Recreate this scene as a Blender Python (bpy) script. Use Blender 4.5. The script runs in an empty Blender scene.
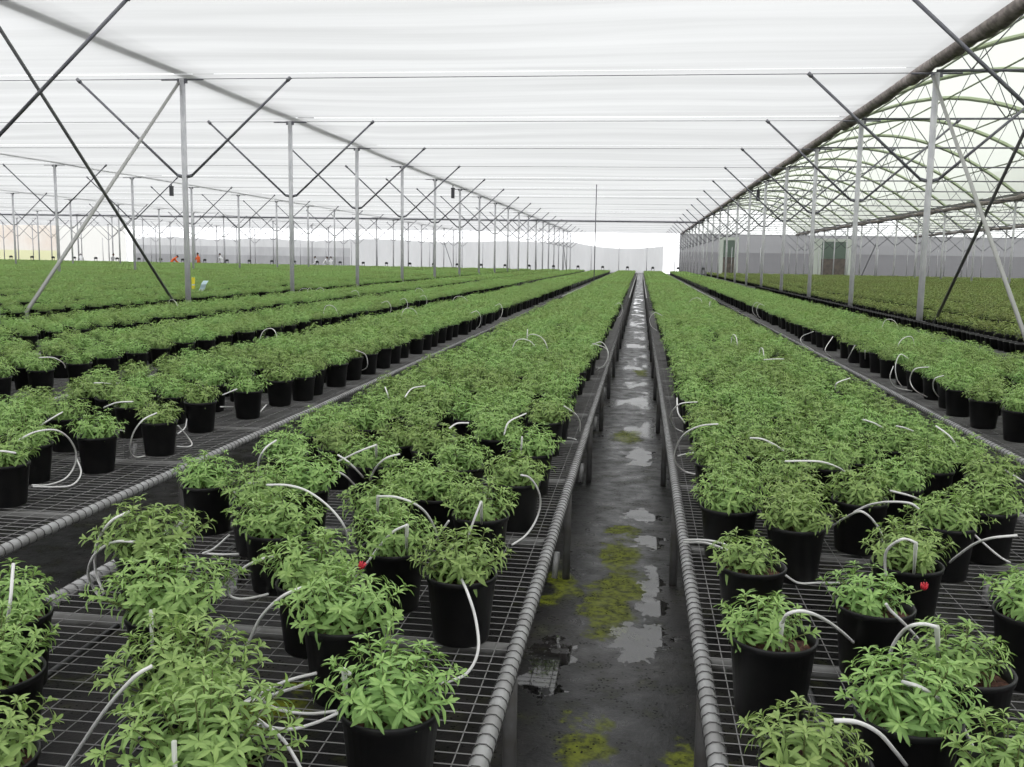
import bpy, math, random
from mathutils import Vector, Matrix
R = random.Random(7)
S = bpy.context.scene
COL = S.collection
PI = math.pi

# ------------------------------------------------------------------ camera
F_PX = 953.8945
CAM = Vector((0, 0, 1.65))
c_r = Vector((0.99097914, 0.13299845, 0.01648493))
c_u = Vector((-0.03348049, 0.12658388, 0.99139073))
c_f = Vector((-0.12976671, 0.98299946, -0.12989484))
cam_d = bpy.data.cameras.new('camera')
cam_d.sensor_width = 36.0
cam_d.lens = F_PX / 1024 * 36.0
cam_d.clip_start, cam_d.clip_end = 0.05, 600
cam = bpy.data.objects.new('camera', cam_d)
COL.objects.link(cam)
m = Matrix.Identity(4)
for i in range(3):
    m[i][0], m[i][1], m[i][2], m[i][3] = c_r[i], c_u[i], -c_f[i], CAM[i]
cam.matrix_world = m
S.camera = cam
S.view_settings.view_transform = 'Standard'
S.view_settings.look = 'None'
S.view_settings.exposure = 0.0
S.view_settings.gamma = 1.0
S.view_settings.use_curve_mapping = False


def at(u, v, z):
    """the point at height z seen in direction (u, v) of the 1024x767 frame"""
    d = c_f + c_r * ((u - 512) / F_PX) - c_u * ((v - 383.5) / F_PX)
    return CAM + d * ((z - CAM.z) / d.z)


def proj(p):
    q = Vector(p) - CAM
    w = q.dot(c_f)
    if w < 0.05:
        return None
    return 512 + F_PX * q.dot(c_r) / w, 383.5 - F_PX * q.dot(c_u) / w, w


def inview(p, mx=20, my=20):
    q = proj(p)
    return q is not None and -mx < q[0] < 1024 + mx and -my < q[1] < 767 + my


# ------------------------------------------------------------------ materials
def newmat(name):
    mt = bpy.data.materials.new(name)
    mt.use_nodes = True
    nt = mt.node_tree
    nt.nodes.clear()
    out = nt.nodes.new('ShaderNodeOutputMaterial')
    return mt, nt, out


def N(nt, typ, **kw):
    n = nt.nodes.new(typ)
    for k, v in kw.items():
        if k.startswith('i_'):
            key = k[2:]
            key = int(key) if key.isdigit() else key.replace('_', ' ')
            n.inputs[key].default_value = v
        else:
            setattr(n, k, v)
    return n


def L(nt, a, b):
    nt.links.new(a, b)


def math_node(nt, op, a, b=None, clamp=False):
    n = nt.nodes.new('ShaderNodeMath')
    n.operation = op
    n.use_clamp = clamp
    for i, x in enumerate((a, b)):
        if x is None:
            continue
        if isinstance(x, (int, float)):
            n.inputs[i].default_value = x
        else:
            L(nt, x, n.inputs[i])
    return n.outputs[0]


def mix_col(nt, fac, a, b):
    n = nt.nodes.new('ShaderNodeMix')
    n.data_type = 'RGBA'
    for sock, x in ((n.inputs[0], fac), (n.inputs[6], a), (n.inputs[7], b)):
        if isinstance(x, (int, float)):
            sock.default_value = x
        elif isinstance(x, tuple):
            sock.default_value = (*x, 1) if len(x) == 3 else x
        else:
            L(nt, x, sock)
    return n.outputs[2]


def coords(nt, scale=None, kind='Object'):
    tc = nt.nodes.new('ShaderNodeTexCoord')
    o = tc.outputs[kind]
    if scale is None:
        return o
    mp = nt.nodes.new('ShaderNodeMapping')
    mp.inputs['Scale'].default_value = scale
    L(nt, o, mp.inputs['Vector'])
    return mp.outputs[0]


def noise(nt, vec, scale, detail=3, rough=.55):
    n = N(nt, 'ShaderNodeTexNoise')
    n.inputs['Scale'].default_value = scale
    n.inputs['Detail'].default_value = detail
    n.inputs['Roughness'].default_value = rough
    L(nt, vec, n.inputs['Vector'])
    return n.outputs[0]


def ramp(nt, fac, p0, p1):
    n = nt.nodes.new('ShaderNodeMapRange')
    n.interpolation_type = 'SMOOTHSTEP'
    n.inputs['From Min'].default_value = p0
    n.inputs['From Max'].default_value = p1
    L(nt, fac, n.inputs['Value'])
    return n.outputs[0]


def principled(name, col, rough=.5, metal=0.0, col2=None, nscale=8, bump=0.0, bscale=60, spec=None, stretch=None):
    mt, nt, out = newmat(name)
    b = N(nt, 'ShaderNodeBsdfPrincipled')
    b.inputs['Roughness'].default_value = rough
    b.inputs['Metallic'].default_value = metal
    if spec is not None:
        b.inputs['Specular IOR Level'].default_value = spec
    v = coords(nt, stretch)
    if col2:
        f = ramp(nt, noise(nt, v, nscale), .35, .65)
        L(nt, mix_col(nt, f, col, col2), b.inputs['Base Color'])
    else:
        b.inputs['Base Color'].default_value = (*col, 1)
    if bump:
        bp = N(nt, 'ShaderNodeBump')
        bp.inputs['Strength'].default_value = bump
        bp.inputs['Distance'].default_value = .01
        L(nt, noise(nt, v, bscale), bp.inputs['Height'])
        L(nt, bp.outputs[0], b.inputs['Normal'])
    L(nt, b.outputs[0], out.inputs[0])
    return mt


def cloth(name, trans, diff, t_open, k_diff=.3, stripes=0.0, sscale=2.2, lo=None, stretch=(.05, 1, 1), weave=0.0):
    """woven screen or film: lets light through scattered (translucent), a little straight (open weave)"""
    mt, nt, out = newmat(name)
    tr = N(nt, 'ShaderNodeBsdfTranslucent')
    df = N(nt, 'ShaderNodeBsdfDiffuse')
    op = N(nt, 'ShaderNodeBsdfTransparent')
    df.inputs[0].default_value = (*diff, 1)
    if stripes or lo:
        v = coords(nt, stretch)
        f = ramp(nt, noise(nt, v, sscale, 4, .65), .3, .7)
        c = mix_col(nt, f, lo if lo else tuple(x * (1 - stripes) for x in trans), trans)
        L(nt, c, tr.inputs[0])
    else:
        tr.inputs[0].default_value = (*trans, 1)
    m1 = N(nt, 'ShaderNodeMixShader')
    m1.inputs[0].default_value = k_diff
    L(nt, tr.outputs[0], m1.inputs[1]); L(nt, df.outputs[0], m1.inputs[2])
    m2 = N(nt, 'ShaderNodeMixShader')
    m2.inputs[0].default_value = t_open
    if weave:
        # the gaps of a woven cloth are open when looked through squarely and close up at a grazing angle
        ge = N(nt, 'ShaderNodeNewGeometry')
        dp = N(nt, 'ShaderNodeVectorMath', operation='DOT_PRODUCT')
        L(nt, ge.outputs['Incoming'], dp.inputs[0]); L(nt, ge.outputs['Normal'], dp.inputs[1])
        ad = math_node(nt, 'ABSOLUTE', dp.outputs['Value'])
        op_f = math_node(nt, 'MULTIPLY_ADD', ramp(nt, ad, .22, .85), weave)
        op_f.node.inputs[2].default_value = t_open
        L(nt, op_f, m2.inputs[0])
    L(nt, m1.outputs[0], m2.inputs[1]); L(nt, op.outputs[0], m2.inputs[2])
    L(nt, m2.outputs[0], out.inputs[0])
    return mt


def leaf_mat(name, c_old, c_young, trans, rough=.5):
    mt, nt, out = newmat(name)
    at_ = N(nt, 'ShaderNodeAttribute', attribute_name='tint')
    oi = N(nt, 'ShaderNodeObjectInfo')
    c = mix_col(nt, at_.outputs['Fac'], c_old, c_young)
    hsv = N(nt, 'ShaderNodeHueSaturation')
    rv = math_node(nt, 'MULTIPLY_ADD', oi.outputs['Random'], .28)
    rv.node.inputs[2].default_value = .86
    L(nt, rv, hsv.inputs['Value'])
    rh = math_node(nt, 'MULTIPLY_ADD', oi.outputs['Random'], .024)
    rh.node.inputs[2].default_value = .488
    L(nt, rh, hsv.inputs['Hue'])
    L(nt, c, hsv.inputs['Color'])
    b = N(nt, 'ShaderNodeBsdfPrincipled')
    b.inputs['Roughness'].default_value = rough
    b.inputs['Specular IOR Level'].default_value = .35
    L(nt, hsv.outputs[0], b.inputs['Base Color'])
    tl = N(nt, 'ShaderNodeBsdfTranslucent')
    tc = mix_col(nt, .5, hsv.outputs[0], trans)
    L(nt, tc, tl.inputs[0])
    mx = N(nt, 'ShaderNodeMixShader')
    mx.inputs[0].default_value = .3
    L(nt, b.outputs[0], mx.inputs[1]); L(nt, tl.outputs[0], mx.inputs[2])
    L(nt, mx.outputs[0], out.inputs[0])
    return mt


M = {}
M['leaf'] = leaf_mat('sage_green_leaf', (.205, .345, .105), (.355, .505, .16), (.30, .46, .11))
M['olive'] = leaf_mat('olive_leaf', (.145, .20, .06), (.33, .405, .12), (.25, .31, .085))
M['stem'] = principled('green_brown_stem', (.13, .16, .05), .6)
M['pot'] = principled('black_nursery_pot_plastic', (.0065, .0065, .007), .45, spec=.35, col2=(.011, .0105, .0105), nscale=14)
M['soil'] = principled('red_brown_bark_soil', (.05, .022, .016), .9, col2=(.17, .075, .05), nscale=90, bump=.8, bscale=120)
M['galv'] = principled('galvanised_pipe', (.34, .34, .335), .5, .25, col2=(.25, .245, .24), nscale=7)
M['crossp'] = principled('dull_cross_pipe', (.17, .168, .162), .55, .3, col2=(.11, .107, .10), nscale=7)
M['wire'] = principled('weathered_wire', (.20, .195, .19), .6, .1)
M['ringwire'] = principled('dark_wrapped_wire', (.075, .072, .07), .6, .1)
M['leg'] = principled('grey_bench_leg', (.10, .10, .10), .6, .2, col2=(.065, .06, .055), nscale=9)
M['post'] = principled('galvanised_post', (.60, .60, .61), .5, .15, col2=(.50, .505, .52), nscale=4)
M['strut'] = principled('dark_zinc_strut', (.15, .15, .175), .5, .4, col2=(.20, .20, .215), nscale=5)
M['darkbar'] = principled('dark_steel_brace', (.13, .13, .13), .5, .3)
M['lightbar'] = principled('pale_steel_brace', (.36, .36, .34), .5, .3)
M['tube'] = principled('white_drip_tube', (.70, .69, .67), .45)
M['stake'] = principled('pale_dripper_stake', (.50, .52, .45), .5)
M['blackpipe'] = principled('black_poly_pipe', (.012, .012, .012), .45)
M['flower'] = principled('red_flower', (.50, .02, .035), .5)
M['gutter'] = principled('gutter_steel', (.40, .40, .40), .5, .2)
M['bundle'] = principled('grey_brown_rolled_cloth', (.30, .26, .24), .9, col2=(.17, .145, .135), nscale=7, bump=.6, bscale=18)
M['rib'] = principled('pale_green_roof_rib', (.25, .28, .20), .5)
M['screen'] = cloth('white_thermal_screen', (.60, .598, .595), (.85, .85, .86), .03, .22, .22, .95, weave=.5)
M['film'] = cloth('greenhouse_film', (.60, .62, .555), (.8, .84, .78), .06, .2, weave=.5)
M['filmband'] = cloth('doubled_green_film', (.36, .42, .27), (.6, .66, .5), .02, .2, weave=.2)
M['wallfilm'] = cloth('white_wall_film', (.97, .97, .97), (.9, .9, .9), .35, .2)
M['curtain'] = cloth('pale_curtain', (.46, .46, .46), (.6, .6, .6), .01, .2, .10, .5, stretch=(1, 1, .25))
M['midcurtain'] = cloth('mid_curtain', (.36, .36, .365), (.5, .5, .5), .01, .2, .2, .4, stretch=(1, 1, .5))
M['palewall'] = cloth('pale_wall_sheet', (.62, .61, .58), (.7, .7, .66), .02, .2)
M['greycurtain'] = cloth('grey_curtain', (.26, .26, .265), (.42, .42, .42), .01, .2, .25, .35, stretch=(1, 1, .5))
M['netting'] = cloth('grey_netting', (.185, .184, .188), (.35, .35, .36), .02, .25, .18, .4)
M['netlow'] = cloth('dense_grey_netting', (.115, .113, .117), (.25, .25, .26), .02, .3, .18, .4)
M['cream'] = cloth('cream_wall_sheet', (.60, .575, .535), (.7, .66, .6), .02, .2, lo=(.56, .49, .43), sscale=.35, stretch=(1, 1, 1))
M['yellowsheet'] = cloth('pale_yellow_skirt', (.56, .555, .36), (.7, .7, .4), .0, .3)
M['paleframe'] = principled('pale_door_frame', (.62, .66, .60), .6)
M['greenpane'] = cloth('green_tinted_pane', (.30, .40, .33), (.45, .52, .46), .02, .3)
M['brown'] = principled('brown_door_board', (.17, .14, .12), .7, col2=(.10, .09, .08), nscale=2)
M['box'] = principled('black_box', (.02, .02, .022), .5)
M['hang'] = principled('dark_grey_box', (.06, .06, .07), .5)
M['yellow'] = principled('yellow_card', (.80, .68, .03), .5)
M['bluewhite'] = principled('pale_blue_sheet', (.55, .70, .75), .5)
M['orange'] = principled('orange_overall', (.85, .16, .04), .8)
M['white'] = principled('white_coat', (.75, .75, .75), .8)
M['skin'] = principled('brown_skin', (.16, .08, .05), .6)
M['hair'] = principled('black_hair', (.012, .01, .01), .7)
M['trouser'] = principled('dark_trousers', (.03, .03, .04), .8)


def ground_mat():
    mt, nt, out = newmat('wet_black_weed_mat')
    v = coords(nt)
    b = N(nt, 'ShaderNodeBsdfPrincipled')
    sep = N(nt, 'ShaderNodeSeparateXYZ')
    L(nt, v, sep.inputs[0])
    nd = N(nt, 'ShaderNodeTexNoise')
    nd.inputs['Scale'].default_value = 5.5; nd.inputs['Detail'].default_value = 5; nd.inputs['Roughness'].default_value = .65
    L(nt, v, nd.inputs['Vector'])
    vs_ = N(nt, 'ShaderNodeVectorMath', operation='MULTIPLY_ADD')
    L(nt, nd.outputs['Color'], vs_.inputs[0])
    vs_.inputs[1].default_value = (.34, .75, 0); vs_.inputs[2].default_value = (-.17, -.375, 0)
    va = N(nt, 'ShaderNodeVectorMath', operation='ADD')
    L(nt, v, va.inputs[0]); L(nt, vs_.outputs[0], va.inputs[1])
    sep2 = N(nt, 'ShaderNodeSeparateXYZ')
    L(nt, va.outputs[0], sep2.inputs[0])
    n_big = noise(nt, v, 1.7, 4, .6)
    n_fine = noise(nt, v, 22, 4, .7)
    n_mid = noise(nt, v, 6, 4, .6)

    def blobs(lst, wob):
        acc = None
        for (cx, cy, rx, ry) in lst:
            dx = math_node(nt, 'DIVIDE', math_node(nt, 'SUBTRACT', sep2.outputs[0], cx), rx)
            dy = math_node(nt, 'DIVIDE', math_node(nt, 'SUBTRACT', sep2.outputs[1], cy), ry)
            d = math_node(nt, 'ADD', math_node(nt, 'MULTIPLY', dx, dx), math_node(nt, 'MULTIPLY', dy, dy))
            g = math_node(nt, 'SUBTRACT', 1.0, d, True)
            acc = g if acc is None else math_node(nt, 'MAXIMUM', acc, g)
        w = math_node(nt, 'MULTIPLY', math_node(nt, 'SUBTRACT', n_mid, .5), wob)
        return math_node(nt, 'ADD', acc, w)
    moss = blobs([(-.06, 5.25, .13, .34), (-.10, 4.45, .15, .45), (-.03, 4.75, .12, .30), (-.07, 8.95, .16, .42), (-.14, 3.12, .10, .22),
                  (.24, 3.05, .12, .20), (-.05, 5.75, .10, .18), (-.34, 4.7, .1, .3), (.47, 2.75, .12, .25), (-1.3, 3.2, .2, .2), (.05, 14.2, .12, .5)], .9)
    moss = ramp(nt, moss, .0, .75)
    pud = blobs([(.11, 4.72, .06, .45), (.06, 4.05, .14, .20), (.10, 5.55, .10, .16), (.06, 6.15, .15, .12), (.06, 8.05, .12, .42),
                 (-2.1, 4.4, .2, .5), (-.33, 3.7, .10, .3)], .8)
    pud = ramp(nt, pud, .10, .30)
    far_wet = noise(nt, coords(nt, (1.6, .62, 1)), 1.35, 4, .6)
    ax = math_node(nt, 'ABSOLUTE', math_node(nt, 'ADD', sep.outputs[0], .04))
    lane = math_node(nt, 'MULTIPLY', ramp(nt, ax, .30, .12), ramp(nt, sep.outputs[1], 7.5, 10.0))
    pud = math_node(nt, 'MAXIMUM', pud, math_node(nt, 'MULTIPLY', ramp(nt, far_wet, .50, .60), lane))
    dust = ramp(nt, n_big, .42, .62)
    base = mix_col(nt, dust, (.0055, .0055, .0055), (.024, .022, .021))
    base = mix_col(nt, math_node(nt, 'MULTIPLY', n_fine, .5), base, (.014, .013, .0125))
    mcol = mix_col(nt, ramp(nt, n_fine, .32, .64), (.03, .034, .007), (.13, .15, .012))
    base = mix_col(nt, moss, base, mcol)
    vor = N(nt, 'ShaderNodeTexVoronoi')
    vor.inputs['Scale'].default_value = 55
    L(nt, v, vor.inputs['Vector'])
    pel = math_node(nt, 'LESS_THAN', vor.outputs['Distance'], .27)
    pel = math_node(nt, 'MULTIPLY', pel, ramp(nt, n_mid, .48, .58))
    base = mix_col(nt, pel, base, (.006, .006, .006))
    L(nt, base, b.inputs['Base Color'])
    rg = N(nt, 'ShaderNodeMapRange')
    rg.inputs['From Min'].default_value = .35; rg.inputs['From Max'].default_value = .65
    rg.inputs['To Min'].default_value = .26; rg.inputs['To Max'].default_value = .52
    L(nt, n_mid, rg.inputs['Value'])
    inv = math_node(nt, 'SUBTRACT', 1.0, pud, True)
    rough = math_node(nt, 'ADD', math_node(nt, 'MULTIPLY', rg.outputs[0], inv), math_node(nt, 'MULTIPLY', pel, .3))
    rough = math_node(nt, 'ADD', rough, math_node(nt, 'MULTIPLY', moss, .35))
    rough = math_node(nt, 'MAXIMUM', rough, .03)
    L(nt, rough, b.inputs['Roughness'])
    bp = N(nt, 'ShaderNodeBump')
    bp.inputs['Distance'].default_value = .006
    lane2 = ramp(nt, ax, .42, .22)
    sp = math_node(nt, 'ADD', math_node(nt, 'MULTIPLY', lane2, .24), math_node(nt, 'MULTIPLY', pud, .35))
    L(nt, math_node(nt, 'ADD', sp, .05), b.inputs['Specular IOR Level'])
    L(nt, math_node(nt, 'MULTIPLY', inv, .5), bp.inputs['Strength'])
    L(nt, n_fine, bp.inputs['Height'])
    L(nt, bp.outputs[0], b.inputs['Normal'])
    L(nt, b.outputs[0], out.inputs[0])
    return mt


M['ground'] = ground_mat()


# ------------------------------------------------------------------ mesh building
class MB:
    def __init__(s):
        s.v, s.f, s.mi, s.tint, s.mats = [], [], [], [], []

    def mat(s, name):
        if name not in s.mats:
            s.mats.append(name)
        return s.mats.index(name)

    def add(s, vs, fs, mat, tint=0.0):
        o = len(s.v)
        s.v.extend(vs)
        s.tint.extend([tint] * len(vs) if isinstance(tint, (int, float)) else tint)
        k = s.mat(mat)
        for f in fs:
            s.f.append(tuple(i + o for i in f)); s.mi.append(k)

    def box(s, x0, x1, y0, y1, z0, z1, mat):
        vs = [(x, y, z) for z in (z0, z1) for y in (y0, y1) for x in (x0, x1)]
        s.add(vs, [(0, 2, 3, 1), (4, 5, 7, 6), (0, 1, 5, 4), (2, 6, 7, 3), (0, 4, 6, 2), (1, 3, 7, 5)], mat)

    def tube(s, pts, r, mat, n=6, caps=True):
        pts = [Vector(p) for p in pts]
        rs = r if isinstance(r, (list, tuple)) else [r] * len(pts)
        vs, fs = [], []
        prev = None
        for i, p in enumerate(pts):
            a = pts[max(i - 1, 0)]; b = pts[min(i + 1, len(pts) - 1)]
            t = (b - a).normalized()
            if prev is None:
                ref = Vector((0, 0, 1)) if abs(t.z) < .9 else Vector((1, 0, 0))
                e = t.cross(ref).normalized()
            else:
                e = (prev - t * prev.dot(t)).normalized()
            prev = e
            g = t.cross(e)
            for k in range(n):
                an = 2 * PI * k / n
                vs.append(tuple(p + (e * math.cos(an) + g * math.sin(an)) * rs[i]))
        for i in range(len(pts) - 1):
            for k in range(n):
                k2 = (k + 1) % n
                fs.append((i * n + k, i * n + k2, (i + 1) * n + k2, (i + 1) * n + k))
        if caps:
            fs.append(tuple(range(n - 1, -1, -1)))
            fs.append(tuple((len(pts) - 1) * n + k for k in range(n)))
        s.add(vs, fs, mat)

    def lathe(s, prof, mat, n=28, cap0=True, cap1=False, c=(0, 0)):
        vs, fs = [], []
        for (r, z) in prof:
            for k in range(n):
                a = 2 * PI * k / n
                vs.append((c[0] + r * math.cos(a), c[1] + r * math.sin(a), z))
        for i in range(len(prof) - 1):
            for k in range(n):
                k2 = (k + 1) % n
                fs.append((i * n + k, i * n + k2, (i + 1) * n + k2, (i + 1) * n + k))
        if cap0:
            fs.append(tuple(range(n - 1, -1, -1)))
        if cap1:
            fs.append(tuple((len(prof) - 1) * n + k for k in range(n)))
        s.add(vs, fs, mat)

    def mesh(s, name, smooth=False):
        me = bpy.data.meshes.new(name)
        me.from_pydata(s.v, [], s.f)
        for k in s.mats:
            me.materials.append(M[k])
        me.polygons.foreach_set('material_index', s.mi)
        if any(s.tint):
            a = me.attributes.new('tint', 'FLOAT', 'POINT')
            a.data.foreach_set('value', s.tint)
        if smooth:
            me.polygons.foreach_set('use_smooth', [True] * len(s.f))
        me.update()
        return me


def obj(name, data, parent=None, loc=(0, 0, 0), rz=0.0):
    o = bpy.data.objects.new(name, data)
    COL.objects.link(o)
    o.location = loc
    if rz:
        o.rotation_euler[2] = rz
    if parent is not None:
        o.parent = parent
    return o


def tag(o, label, cat, group=None, kind=None):
    if label:
        o['label'] = label
    if cat:
        o['category'] = cat
    if group:
        o['group'] = group
    if kind:
        o['kind'] = kind
    return o


def struct(name, me, loc=(0, 0, 0)):
    o = obj(name, me, None, loc)
    o['kind'] = 'structure'
    return o


def copy_tree(o, parent=None):
    c = o.copy()
    COL.objects.link(c)
    if parent is not None:
        c.parent = parent
    for ch in KIDS.get(o.name, []):
        copy_tree(ch, c)
    return c


KIDS = {}


def kid(name, data, parent, loc=(0, 0, 0), rz=0.0):
    o = obj(name, data, parent, loc, rz)
    KIDS.setdefault(parent.name, []).append(o)
    return o


ONES = ['zeroth', 'first', 'second', 'third', 'fourth', 'fifth', 'sixth', 'seventh', 'eighth', 'ninth', 'tenth', 'eleventh', 'twelfth',
        'thirteenth', 'fourteenth', 'fifteenth', 'sixteenth', 'seventeenth', 'eighteenth', 'nineteenth']


def nth(n):
    if n == 100:
        return 'hundredth'
    if n > 100:
        return 'hundred-and-' + nth(n - 100)
    if n < 20:
        return ONES[n]
    t = {2: ('twenty', 'twentieth'), 3: ('thirty', 'thirtieth'), 4: ('forty', 'fortieth'), 5: ('fifty', 'fiftieth'), 6: ('sixty', 'sixtieth'),
         7: ('seventy', 'seventieth'), 8: ('eighty', 'eightieth'), 9: ('ninety', 'ninetieth')}[min(9, n // 10)]
    return t[1] if n % 10 == 0 else t[0] + '-' + ONES[n % 10]


def spline(pts, sub=6):
    pts = [Vector(p) for p in pts]
    if len(pts) < 3:
        return pts
    out = []
    P = [pts[0] * 2 - pts[1]] + pts + [pts[-1] * 2 - pts[-2]]
    for i in range(1, len(P) - 2):
        a, b, c, d = P[i - 1], P[i], P[i + 1], P[i + 2]
        for k in range(sub):
            t = k / sub
            out.append(.5 * ((2 * b) + (c - a) * t + (2 * a - 5 * b + 4 * c - d) * t * t + (3 * b - a - 3 * c + d) * t ** 3))
    out.append(pts[-1])
    return out


# ------------------------------------------------------------------ world light: overcast sky
w = bpy.data.worlds.new('overcast_sky')
S.world = w
w.use_nodes = True
bg = w.node_tree.nodes['Background']
bg.inputs[0].default_value = (.97, .985, 1.0, 1)
bg.inputs[1].default_value = 2.0

# ------------------------------------------------------------------ layout constants
ZT = 5.186                       # gutter / screen height
ZJ = 3.214                       # where the struts leave the post
Y0, DY = 19.015, 6.08
YK = [Y0 - DY + DY * k for k in range(0, 20)]   # 12.9 .. 128.4
XA, BAY = -9.398, 14.678
ROWS = [XA + BAY * k for k in range(-5, 5)]       # post rows
IB = 6                            # ROWS[6] = 5.28: the row carrying the rolled screen
YEND = 129.3
ZB = .512                         # bench top
PITCH, BW = 2.103, 1.58

# ------------------------------------------------------------------ floor
mb = MB()
mb.add([(-98, -14, 0), (64, -14, 0), (64, YEND, 0), (-98, YEND, 0)], [(0, 1, 2, 3)], 'ground')
struct('floor', mb.mesh('floor'))

# ------------------------------------------------------------------ plants
def add_leaf(mb, p, d, up, ln, wd, droop, tint, mat, rows):
    """a lance shaped leaf folded along its midrib; rows = [(t, halfwidth)...]"""
    d = d.normalized()
    sd = d.cross(up)
    if sd.length < 1e-3:
        sd = d.cross(Vector((1, 0, .3)))
    sd.normalize()
    nrm = sd.cross(d).normalized()
    vs, fs = [], []
    for (t, hw) in rows:
        c = p + d * (ln * t) + nrm * (ln * (.18 * t - droop * t * t))
        e = sd * (wd * hw)
        h = nrm * (wd * hw * .45)
        vs += [tuple(c - e + h), tuple(c), tuple(c + e + h)]
    for i in range(len(rows) - 1):
        a = i * 3
        fs += [(a, a + 1, a + 4, a + 3), (a + 1, a + 2, a + 5, a + 4)]
    mb.add(vs, fs, mat, [tint] * len(vs))


ROW_FULL = [(0, .12), (.28, .48), (.6, 1.0), (.85, .76), (1, .10)]
ROW_MID = [(0, .2), (.55, 1.0), (1, .08)]


def foliage(mb, rng, n_stem, z0, rad, hgt, nodes, rows, mat='leaf', lsize=(.029, .047), wr=.132, stems=True, cx=0, cy=0, lobes=1.0):
    for s in range(n_stem):
        az = s * 2.39996 + rng.uniform(-.35, .35)
        q = math.sqrt((s + .4) / n_stem)
        lean = q * rng.uniform(.85, 1.1)
        H = hgt * (1.05 - .42 * q * q) * rng.uniform(.80, 1.12)
        rr = rad * lean
        dirh = Vector((math.cos(az), math.sin(az), 0))
        base = Vector((cx, cy, z0)) + dirh * (.012 + .03 * q)
        pts = []
        for k in range(6):
            t = k / 5
            pts.append(base + dirh * (rr * (t ** 1.15)) + Vector((0, 0, H * (t - .22 * q * t * t))))
        if stems:
            mb.tube(pts, [.0028 - .0016 * k / 5 for k in range(6)], 'stem', 4, False)
        L_ = len(pts) - 1
        for nn in range(nodes):
            t = .22 + .74 * (nn / max(1, nodes - 1))
            i = min(int(t * L_), L_ - 1)
            u = t * L_ - i
            p = pts[i].lerp(pts[i + 1], u)
            tg = (pts[i + 1] - pts[i]).normalized()
            a0 = nn * PI / 2 + az + rng.uniform(-.4, .4)
            ref = tg.cross(Vector((0, 0, 1)))
            if ref.length < .05:
                ref = Vector((1, 0, 0))
            ref.normalize()
            r2 = tg.cross(ref)
            sz = lsize[1] + (lsize[0] - lsize[1]) * t
            for sg in (0, PI):
                a = a0 + sg
                o = ref * math.cos(a) + r2 * math.sin(a)
                d = o + tg * rng.uniform(.45, 1.05)
                d.z -= .40 * (1 - t) * q
                ll = sz * rng.uniform(.78, 1.18)
                add_leaf(mb, p, d, tg, ll, ll * wr * rng.uniform(.85, 1.2), rng.uniform(.55, 1.05), min(1, max(0, .12 + .4 * t + rng.uniform(-.18, .22))), mat, rows)
        p = pts[-1]
        tg = (pts[-1] - pts[-2]).normalized()
        nt_ = 6 if len(rows) > 3 else 4
        for k in range(nt_):
            a = az + k * 2 * PI / nt_ + rng.uniform(-.2, .2)
            o = Vector((math.cos(a), math.sin(a), 0))
            d = o * 1.0 + tg * rng.uniform(.5, 1.5)
            ll = lsize[0] * rng.uniform(.55, .95)
            add_leaf(mb, p, d, tg, ll, ll * wr * 1.1, rng.uniform(.5, 1.0), rng.uniform(.5, 1.0), mat, rows)


POT_H = .205
def pot_prof(r0=.084, r1=.1055, h=POT_H):
    return [(r0 * .96, 0), (r0, .006), (r0 + (r1 - r0) * .86, h - .020), (r1 + .001, h - .018), (r1 + .0035, h - .004), (r1 + .001, h),
            (r1 - .004, h - .003), (r1 - .009, h - .034)]


mb = MB(); mb.lathe(pot_prof(), 'pot', 32)
POT = mb.mesh('pot', True)
mb = MB()
rg = random.Random(3)
n = 24
vs = [(0, 0, .180)]; fs = []
for j, rr in enumerate((.033, .064, .0985)):
    for k in range(n):
        a = 2 * PI * k / n
        vs.append((rr * math.cos(a), rr * math.sin(a), .176 + rg.uniform(-.004, .006) - .004 * j))
for k in range(n):
    k2 = (k + 1) % n
    fs.append((0, 1 + k, 1 + k2))
    for j in range(2):
        fs.append((1 + j * n + k, 1 + (j + 1) * n + k, 1 + (j + 1) * n + k2, 1 + j * n + k2))
mb.add(vs, fs, 'soil')
SOIL = mb.mesh('soil', True)

FOL = []
for i in range(8):
    mb = MB()
    rng = random.Random(100 + i)
    foliage(mb, rng, 30, .176, rng.uniform(.10, .118), rng.uniform(.14, .168), 8, ROW_FULL)
    FOL.append(mb.mesh('foliage', True))
BIGF = []                          # the fuller plants at the lower left
for i in range(3):
    mb = MB()
    foliage(mb, random.Random(250 + i), 40, .176, .14, .185, 7, ROW_FULL, lsize=(.032, .052))
    BIGF.append(mb.mesh('foliage', True))
SMALLF = []                        # younger, lop-sided plants seen near the camera
for i in range(2):
    mb = MB()
    foliage(mb, random.Random(200 + i), 22, .176, .078, .125, 6, ROW_FULL)
    SMALLF.append(mb.mesh('foliage', True))


def flower_mesh(seed):
    mb = MB()
    rng = random.Random(seed)
    for k in range(7):
        a = k * .9
        mb.tube([(0, 0, 0), (.006 * math.cos(a), .006 * math.sin(a), .010), (.009 * math.cos(a), .009 * math.sin(a), .020 + .004 * rng.random())], [.0012, .0036, .0018], 'flower', 5)
    return mb.mesh('flower', True)


# single merged plants and bench-wide patches for the uncounted remainder
PROTO = []
for i in range(6):
    mb = MB()
    mb.lathe(pot_prof(), 'pot', 16)
    mb.lathe([(.099, .175), (.03, .178)], 'soil', 16, False, True)
    rng = random.Random(300 + i)
    foliage(mb, rng, 25, .176, rng.uniform(.118, .140), rng.uniform(.125, .165), 5, ROW_MID, lsize=(.034, .052), wr=.16, stems=False)
    me = mb.mesh('potted_plant_form', True)
    PROTO.append(me)

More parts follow.
